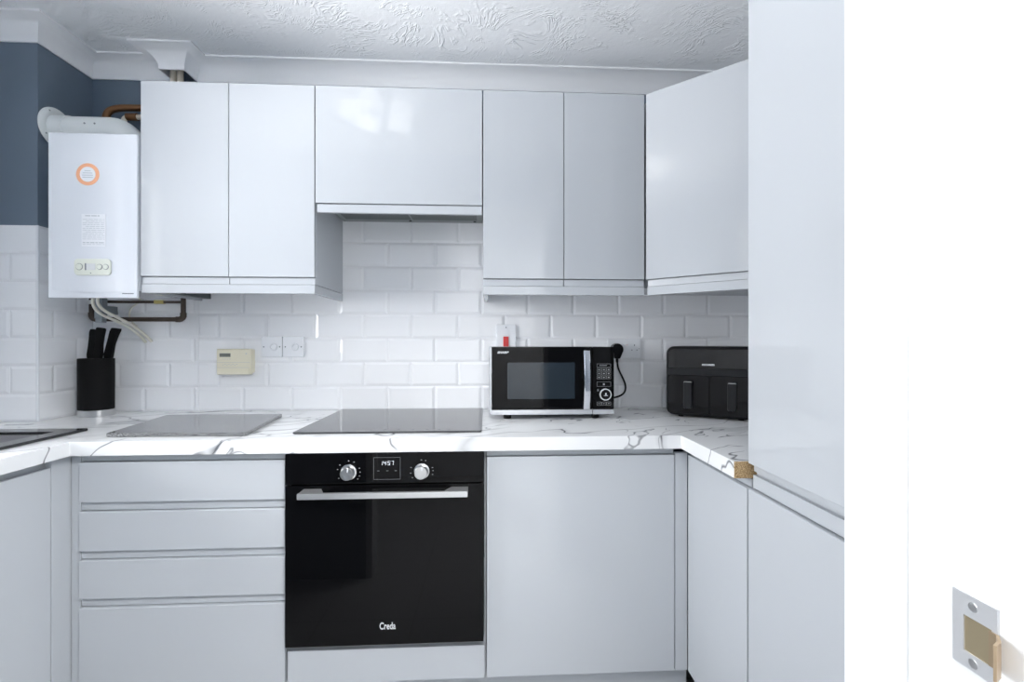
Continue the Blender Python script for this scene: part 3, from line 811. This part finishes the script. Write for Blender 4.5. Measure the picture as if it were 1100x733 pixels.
# ------------------------------------------------------------------ wall fittings
t = thing('heating_programmer', 'cream plastic heating programmer on the tiles under the left wall cabinet', 'heating programmer', (-0.736, -0.002, 1.061))
bm = bmesh.new(); prism(bm, [(0.0040, 1.072), (0.0040, 1.166), (-0.030, 1.170), (-0.034, 1.166), (-0.034, 1.066), (-0.026, 1.062)], 'x', -0.806, -0.668, 0.002)
bd = obj('body', bm, 'cream', t)
obj('flap', B(prism, rrect(-0.803, -0.674, 1.064, 1.090, 0.002, 2), 'y', -0.0370, -0.0335, 0.001), 'cream', t)
obj('display', B(box, -0.794, -0.750, -0.0348, -0.0335, 1.1365, 1.1515), 'lcd', t)
bm = bmesh.new()
for k in range(4): box(bm, -0.783+k*0.009, -0.777+k*0.009, -0.0346, -0.0338, 1.1265, 1.1285)
for z in (1.1135, 1.092):
    box(bm, -0.803, -0.672, -0.0346, -0.0338, z-0.0005, z+0.0005)
for k in range(8): box(bm, -0.782+k*0.008, -0.778+k*0.008, -0.0346, -0.0338, 1.102+(k % 2)*0.003, 1.104+(k % 2)*0.003)
box(bm, -0.689, -0.684, -0.0346, -0.0338, 1.148, 1.152)
obj('print', bm, 'pale_ink', bd)

def plate(name, label, cat, x0, x1, z0, z1, group=None):
    t = thing(name, label, cat, ((x0+x1)/2, -0.001, z0), 0, group)
    obj('plate', B(prism, rrect(x0, x1, z0, z1, 0.003, 3), 'y', -0.010, 0.0040, 0.0018), 'white_plastic', t)
    return t
for x0, wh in ((-0.637, 'left'), (-0.548, 'right')):
    t = plate('wall_plate', '%s of two white square outlet plates side by side on the tiles' % wh, 'outlet plate', x0, x0+0.086, 1.135, 1.221, 'square outlet plates')
    cx = x0+0.049
    obj('outlet', B(lathe, [(0.0165, 0), (0.0155, 0.0035), (0.010, 0.004), (0.009, 0.001)], (cx, -0.010, 1.178), 'y', 28), 'white_plastic', t)
    for sx in (x0+0.010, x0+0.076):
        obj('screw', B(lathe, [(0.0030, 0), (0.0026, 0.0008)], (sx, -0.010, 1.178), 'y', 12), 'ink', t)

t = plate('cooker_switch', 'white cooker switch with a red rocker above the microwave', 'switch', 0.354, 0.440, 1.128, 1.274)
obj('rocker', B(box, 0.385, 0.408, -0.0145, -0.0095, 1.180, 1.222, 0.0015), 'red', t, label='red rocker')
obj('screw', B(lathe, [(0.0030, 0), (0.0026, 0.0008)], (0.397, -0.010, 1.2615), 'y', 12), 'ink', t)

t = plate('double_socket', 'white double wall socket between microwave and air fryer', 'socket', 0.844, 0.990, 1.126, 1.212)
bm = bmesh.new()
for ox in (0.962,):
    box(bm, ox-0.0020, ox+0.0020, -0.0103, -0.0098, 1.180, 1.188); box(bm, ox-0.0145, ox-0.0085, -0.0103, -0.0098, 1.161, 1.1645); box(bm, ox+0.0085, ox+0.0145, -0.0103, -0.0098, 1.161, 1.1645)
box(bm, 0.981, 0.984, -0.0103, -0.0098, 1.167, 1.170)
obj('socket_slots', bm, 'ink', t)
for x in (0.928, 0.903): obj('rocker', B(box, x-0.006, x+0.006, -0.0125, -0.0095, 1.172, 1.192, 0.001), 'white_plastic', t)
bm = bmesh.new(); box(bm, 0.924, 0.932, -0.0129, -0.0124, 1.1845, 1.1855)
obj('switch_mark', bm, 'red', t)

t = thing('power_cord', 'black mains plug and cord from the white socket to the microwave', 'power cord', (0.86, -0.03, 0.95))
bm = bmesh.new()
pts = [(0.877+0.026*math.cos(a)*1.0, 1.164+0.026*math.sin(a)) for a in [PI*2*k/20 for k in range(20)] if not (math.radians(225) < a < math.radians(315))]
pts = [(0.895, 1.142)] + [(0.877+0.026*math.cos(math.radians(a)), 1.166+0.026*math.sin(math.radians(a))) for a in range(-40, 221, 13)] + [(0.859, 1.142), (0.866, 1.126), (0.888, 1.126)]
prism(bm, pts, 'y', -0.050, -0.0108, 0.005, 3)
obj('plug', bm, 'black_plastic', t)
bm = bmesh.new()
tube(bm, [(0.877, -0.034, 1.128), (0.879, -0.034, 1.105), (0.884, -0.036, 1.078), (0.900, -0.040, 1.045), (0.913, -0.044, 1.012), (0.910, -0.048, 0.985), (0.890, -0.055, 0.968), (0.855, -0.065, 0.960), (0.8250, -0.080, 0.957)], 0.0040, 10, 3)
obj('cord', bm, 'black_plastic', t)
obj('strain_relief', B(tube, [(0.877, -0.034, 1.130), (0.878, -0.034, 1.112)], 0.0058, 12), 'black_plastic', t)

# ------------------------------------------------------------------ microwave
t = thing('microwave', 'black microwave oven with silver side, handle and base strip on worktop', 'microwave', (0.562, -0.16, ZT))
mx0, mx1, mz0, mz1, mf = 0.330, 0.794, 0.927, 1.181, -0.292
obj('case', B(box, mx0-0.006, mx1-0.001, -0.272, -0.028, mz0, mz1-0.001, 0.004), 'silver', t, label='silver grey case')
dr = obj('door', B(box, mx0+0.002, 0.7105, mf, -0.2725, 0.9455, mz1, 0.003), 'black_glass', t)
obj('window', B(prism, rrect(0.373, 0.664, 0.970, 1.134, 0.004, 3), 'y', mf-0.0006, mf+0.001), 'black_glass', dr)
obj('mesh_window', B(prism, rrect(0.391, 0.644, 0.986, 1.122, 0.004, 3), 'y', mf-0.0012, mf+0.001), 'window_glass', dr)
bm = bmesh.new()
n = 12; hw = [(0.676, mf-0.0002), (0.6995, mf-0.0002)]
ringsv = []
for i in range(n+1):
    s = i/n; z = 0.9475+(1.1665-0.9475)*s; y = mf-0.010-0.016*math.sin(PI*s)
    yb = mf-0.0005 if i in (0, n) else y+0.009
    ringsv.append([bm.verts.new(p) for p in ((0.676, y+0.002, z), (0.679, y, z), (0.697, y, z), (0.6995, y+0.002, z), (0.6995, yb, z), (0.676, yb, z))])
for i in range(n):
    for k in range(6): bm.faces.new((ringsv[i][k], ringsv[i][(k+1) % 6], ringsv[i+1][(k+1) % 6], ringsv[i+1][k]))
bm.faces.new(ringsv[0][::-1]); bm.faces.new(ringsv[-1])
obj('handle', bm, 'chrome', dr, label='bowed silver handle')
bm = bmesh.new(); text_bm(bm, 'SHARP', 0.0105, facing(0.3735, mf-0.0005, 1.1595), 0.0006, 0.25, 0.0004, 1.30)
obj('logo', bm, 'mark', dr)
cp = obj('control_panel', B(box, 0.7120, mx1, mf, -0.2725, 0.9455, mz1, 0.003), 'black_glass', t)
def outline(bm, x0, x1, z0, z1, th=0.0009):
    for a in ((x0, x1, z0, z0+th), (x0, x1, z1-th, z1), (x0, x0+th, z0, z1), (x1-th, x1, z0, z1)):
        box(bm, a[0], a[1], mf-0.0005, mf, a[2], a[3])
def key(x0, x1, z0, z1, sym=None, th=0.0008):
    bm = bmesh.new(); outline(bm, x0, x1, z0, z1, th)
    if sym: box(bm, sym[0], sym[1], mf-0.0005, mf, sym[2], sym[3])
    obj('key', bm, 'mid_mark', cp)
key(0.728, 0.781, 1.104, 1.117, (0.738, 0.766, 1.1095, 1.1115))
for r in range(3):
    for c_ in range(3):
        x = 0.728+c_*0.0182; z = 1.0885-r*0.0145
        key(x, x+0.0165, z, z+0.0120, (x+0.005, x+0.0115, z+0.004, z+0.008))
key(0.728, 0.781, 1.031, 1.049, (0.751, 0.758, 1.036, 1.043))
for k in range(3): key(0.728+k*0.0182, 0.7445+k*0.0182, 0.960, 0.973, (0.733+k*0.0182, 0.7395+k*0.0182, 0.9655, 0.9675))
obj('print_mark', B(box, 0.729, 0.735, mf-0.0005, mf, 1.013, 1.021), 'dim_mark', cp)
kb = obj('dial', B(lathe, [(0.0185, 0), (0.0185, 0.008), (0.017, 0.010)], (0.7595, mf-0.0003, 1.0015), 'y', 36), 'black_plastic', cp)
obj('dial_ring', B(ring, (0.7595, 1.0015), 0.0185, 0.0222, mf-0.009, mf-0.0003, 40), 'mark', kb, label='bright ring')
bm = bmesh.new(); box(bm, 0.752, 0.767, mf-0.0108, mf-0.0102, 0.997, 0.999); box(bm, 0.757, 0.762, mf-0.0108, mf-0.0102, 1.000, 1.008)
obj('dial_mark', bm, 'mark', kb)
bm = bmesh.new(); box(bm, mx0+0.002, 0.7105, mf, -0.2725, mz0, 0.9450, 0.001); box(bm, 0.7125, mx1-0.001, mf, -0.2725, mz0, 0.9450, 0.001)
obj('base_strip', bm, 'silver', t)
for x, y in ((0.392, -0.255), (0.730, -0.255), (0.392, -0.06), (0.730, -0.06)):
    obj('foot', B(lathe, [(0.013, 0.0), (0.015, 0.002), (0.015, mz0-ZT)], (x, y, ZT+0.0002), 'z', 20), 'black_plastic', t)

# ------------------------------------------------------------------ air fryer (turned towards the room)
ang = math.radians(-31)
AW, AD, AH = 0.312, 0.235, 0.266
A = Vector((1.016, -0.236, ZT))
ctr = A + Vector((math.cos(ang), math.sin(ang), 0))*AW/2
t = thing('air_fryer', 'black double-drawer air fryer in the right corner of the worktop', 'air fryer', ctr, ang)
x0, x1, z0, z1 = -AW/2, AW/2, 0.008, 0.008+AH
obj('body', B(prism, rrect(x0, x1, z0, z1, 0.028, 8), 'y', 0.0, AD, 0.006, 3), 'black_plastic', t, local=True)
bm = bmesh.new()
pt = rrect(x0+0.008, x1-0.008, z0+0.008, z1-0.010, 0.022, 8)
up = [(x, z) for x, z in pt if z > 0.190] + [(x0+0.008, 0.190), (x1-0.008, 0.190)]
dn = [(x0+0.008, 0.163)] + [(x, z) for x, z in pt if z < 0.163] + [(x1-0.008, 0.163)]
prism(bm, up, 'y', -0.003, 0.004, 0.001, 1)
cp = obj('control_panel', bm, 'charcoal_gloss', t, local=True)
obj('band', B(box, x0+0.006, x1-0.006, -0.004, 0.004, 0.1645, 0.1885, 0.001), 'charcoal', t, local=True)
lm = Matrix.Translation((-0.004, -0.0033, 0.2045)) @ Matrix.Rotation(PI/2, 4, 'X')
bm = bmesh.new(); text_bm(bm, 'PROGRESS', 0.0090, lm, 0.0003, 0.0, 0.0003, 1.05)
obj('logo', bm, 'mark', cp, local=True)
for s in (-1, 1):
    a0, a1 = (x0+0.008, -0.0015) if s < 0 else (0.0015, x1-0.008)
    rr_ = rrect(a0, a1, 0.0175, 0.163, 0.014, 6)
    d = obj('drawer', B(prism, rr_, 'y', -0.003, 0.004, 0.001, 1), 'charcoal_drawer', t, local=True)
    hx = -0.074 if s < 0 else 0.078
    obj('handle', B(prism, rrect(hx-0.015, hx+0.015, 0.038, 0.142, 0.006, 4), 'y', -0.032, -0.0025, 0.003, 2), 'charcoal', d, local=True)
    h_ = B(prism, rrect(hx-0.013, hx+0.013, 0.1395, 0.1412, 0.0006, 2), 'y', -0.0335, -0.0315)
    obj('handle_trim', h_, 'steel', d, local=True)
for sx in (-1, 1):
    for y in (0.03, AD-0.03):
        obj('foot', B(lathe, [(0.009, 0.0), (0.011, 0.0078)], (sx*(AW/2-0.05), y, 0.0003), 'z', 16), 'black_plastic', t, local=True)

# ------------------------------------------------------------------ strike plate on the door jamb
t = thing('strike_plate', 'bright metal latch strike plate on the white door jamb', 'strike plate', (0.69, -1.676, 0.9495))
bm = bmesh.new()
PYa, PYb, PXs = -1.6935, -1.661, 0.6885
ys_ = [PYa, -1.6895, -1.6695, PYb]; zs_ = [0.9500, 0.9625, 0.9900, 1.0070]
for i in range(3):
    for j in range(3):
        if i == 1 and j == 1: continue
        box(bm, PXs, 0.6899, ys_[i], ys_[i+1], zs_[j], zs_[j+1])
obj('plate', bm, 'nickel', t)
obj('latch_hole', B(box, PXs+0.0009, 0.6899, -1.6895, -1.6695, 0.9625, 0.9900), 'brass', t)
bm = bmesh.new()
prism(bm, [(0.6888, -1.6885), (0.6888, -1.6945), (0.6820, -1.7015), (0.6740, -1.7055), (0.6730, -1.7040), (0.6810, -1.6995), (0.6872, -1.6935), (0.6872, -1.6885)], 'z', 0.9635, 0.9890)
obj('lip', bm, 'copper_tongue', t, label='curled brass lip')
for z in (0.9560, 0.9990):
    obj('screw', B(lathe, [(0.0036, -0.0001), (0.0030, -0.0004)], (PXs, -1.6765, z), 'x', 16), 'steel', t)

# ------------------------------------------------------------------ ceiling lamp (seen mirrored in the cabinet door)
t = thing('ceiling_light', 'lit ceiling light with a ring of glass shades, mirrored in the hood cabinet', 'ceiling light', (-0.20, -0.86, CEIL))
lx, ly = -0.20, -0.86
obj('base_plate', B(lathe, [(0.06, -0.03), (0.07, -0.025), (0.07, -0.0005)], (lx, ly, CEIL), 'z', 32), 'steel', t)
for k in range(5):
    a = 2*PI*k/5+0.35
    cx, cy = lx+0.125*math.cos(a), ly+0.125*math.sin(a)
    obj('arm', B(tube, [(lx+0.05*math.cos(a), ly+0.05*math.sin(a), CEIL-0.02), (lx+0.10*math.cos(a), ly+0.10*math.sin(a), CEIL-0.025), (cx, cy, CEIL-0.045)], 0.006, 10, 2), 'steel', t)
    obj('lamp_shade', B(lathe, [(0.020, -0.045), (0.048, -0.075), (0.055, -0.105), (0.050, -0.11)][::-1], (cx, cy, CEIL), 'z', 24), 'shade', t)

# ------------------------------------------------------------------ light
def area(name, loc, rot, sx, sy, power, col):
    l = bpy.data.lights.new(name, 'AREA'); l.shape = 'RECTANGLE'; l.size = sx; l.size_y = sy; l.energy = power; l.color = col
    o = bpy.data.objects.new(name, l); C.objects.link(o); o.location = loc; o.rotation_euler = rot
    return o
area('window_daylight', (XL-0.30, (WY0+WY1)/2, (WZ0+WZ1)/2), (0, -PI/2, 0), WZ1-WZ0, WY1-WY0, 38, (0.995, 0.993, 1.0))
area('hall_fill', (0.85, -2.25, CEIL-0.02), (0, 0, 0), 1.2, 0.6, 56, (1.0, 0.995, 0.985))  # added soft fill under the hall ceiling, brightens the kitchen from behind the camera
area('ceiling_fill', (XL-1.3, -1.05, 0.35), (0, -PI*0.75, 0), 1.6, 2.0, 210, (0.98, 0.98, 1.0))  # uplight added outside the window to brighten the ceiling
wd = bpy.data.worlds.new('sky'); bpy.context.scene.world = wd; wd.use_nodes = True
bg = wd.node_tree.nodes['Background']
bg.inputs['Color'].default_value = (0.86, 0.93, 1.0, 1); bg.inputs['Strength'].default_value = 2.0

# ------------------------------------------------------------------ camera
cam = bpy.data.cameras.new('camera'); co_ = bpy.data.objects.new('camera', cam); C.objects.link(co_)
cam.sensor_width = 36.0; cam.lens = 495.8/1100*36.0; cam.clip_start = 0.01
co_.location = (0.319, -2.01, 1.2026); co_.rotation_euler = (PI/2, 0, -0.0518)
sc = bpy.context.scene
sc.camera = co_
sc.view_settings.view_transform = 'Standard'; sc.view_settings.look = 'None'
sc.view_settings.exposure = 0.70; sc.view_settings.gamma = 1.0; sc.view_settings.use_curve_mapping = False
sc.cycles.use_denoising = True
sc.cycles.max_bounces = 14; sc.cycles.diffuse_bounces = 8; sc.cycles.glossy_bounces = 6
sc.cycles.sample_clamp_indirect = 6.0
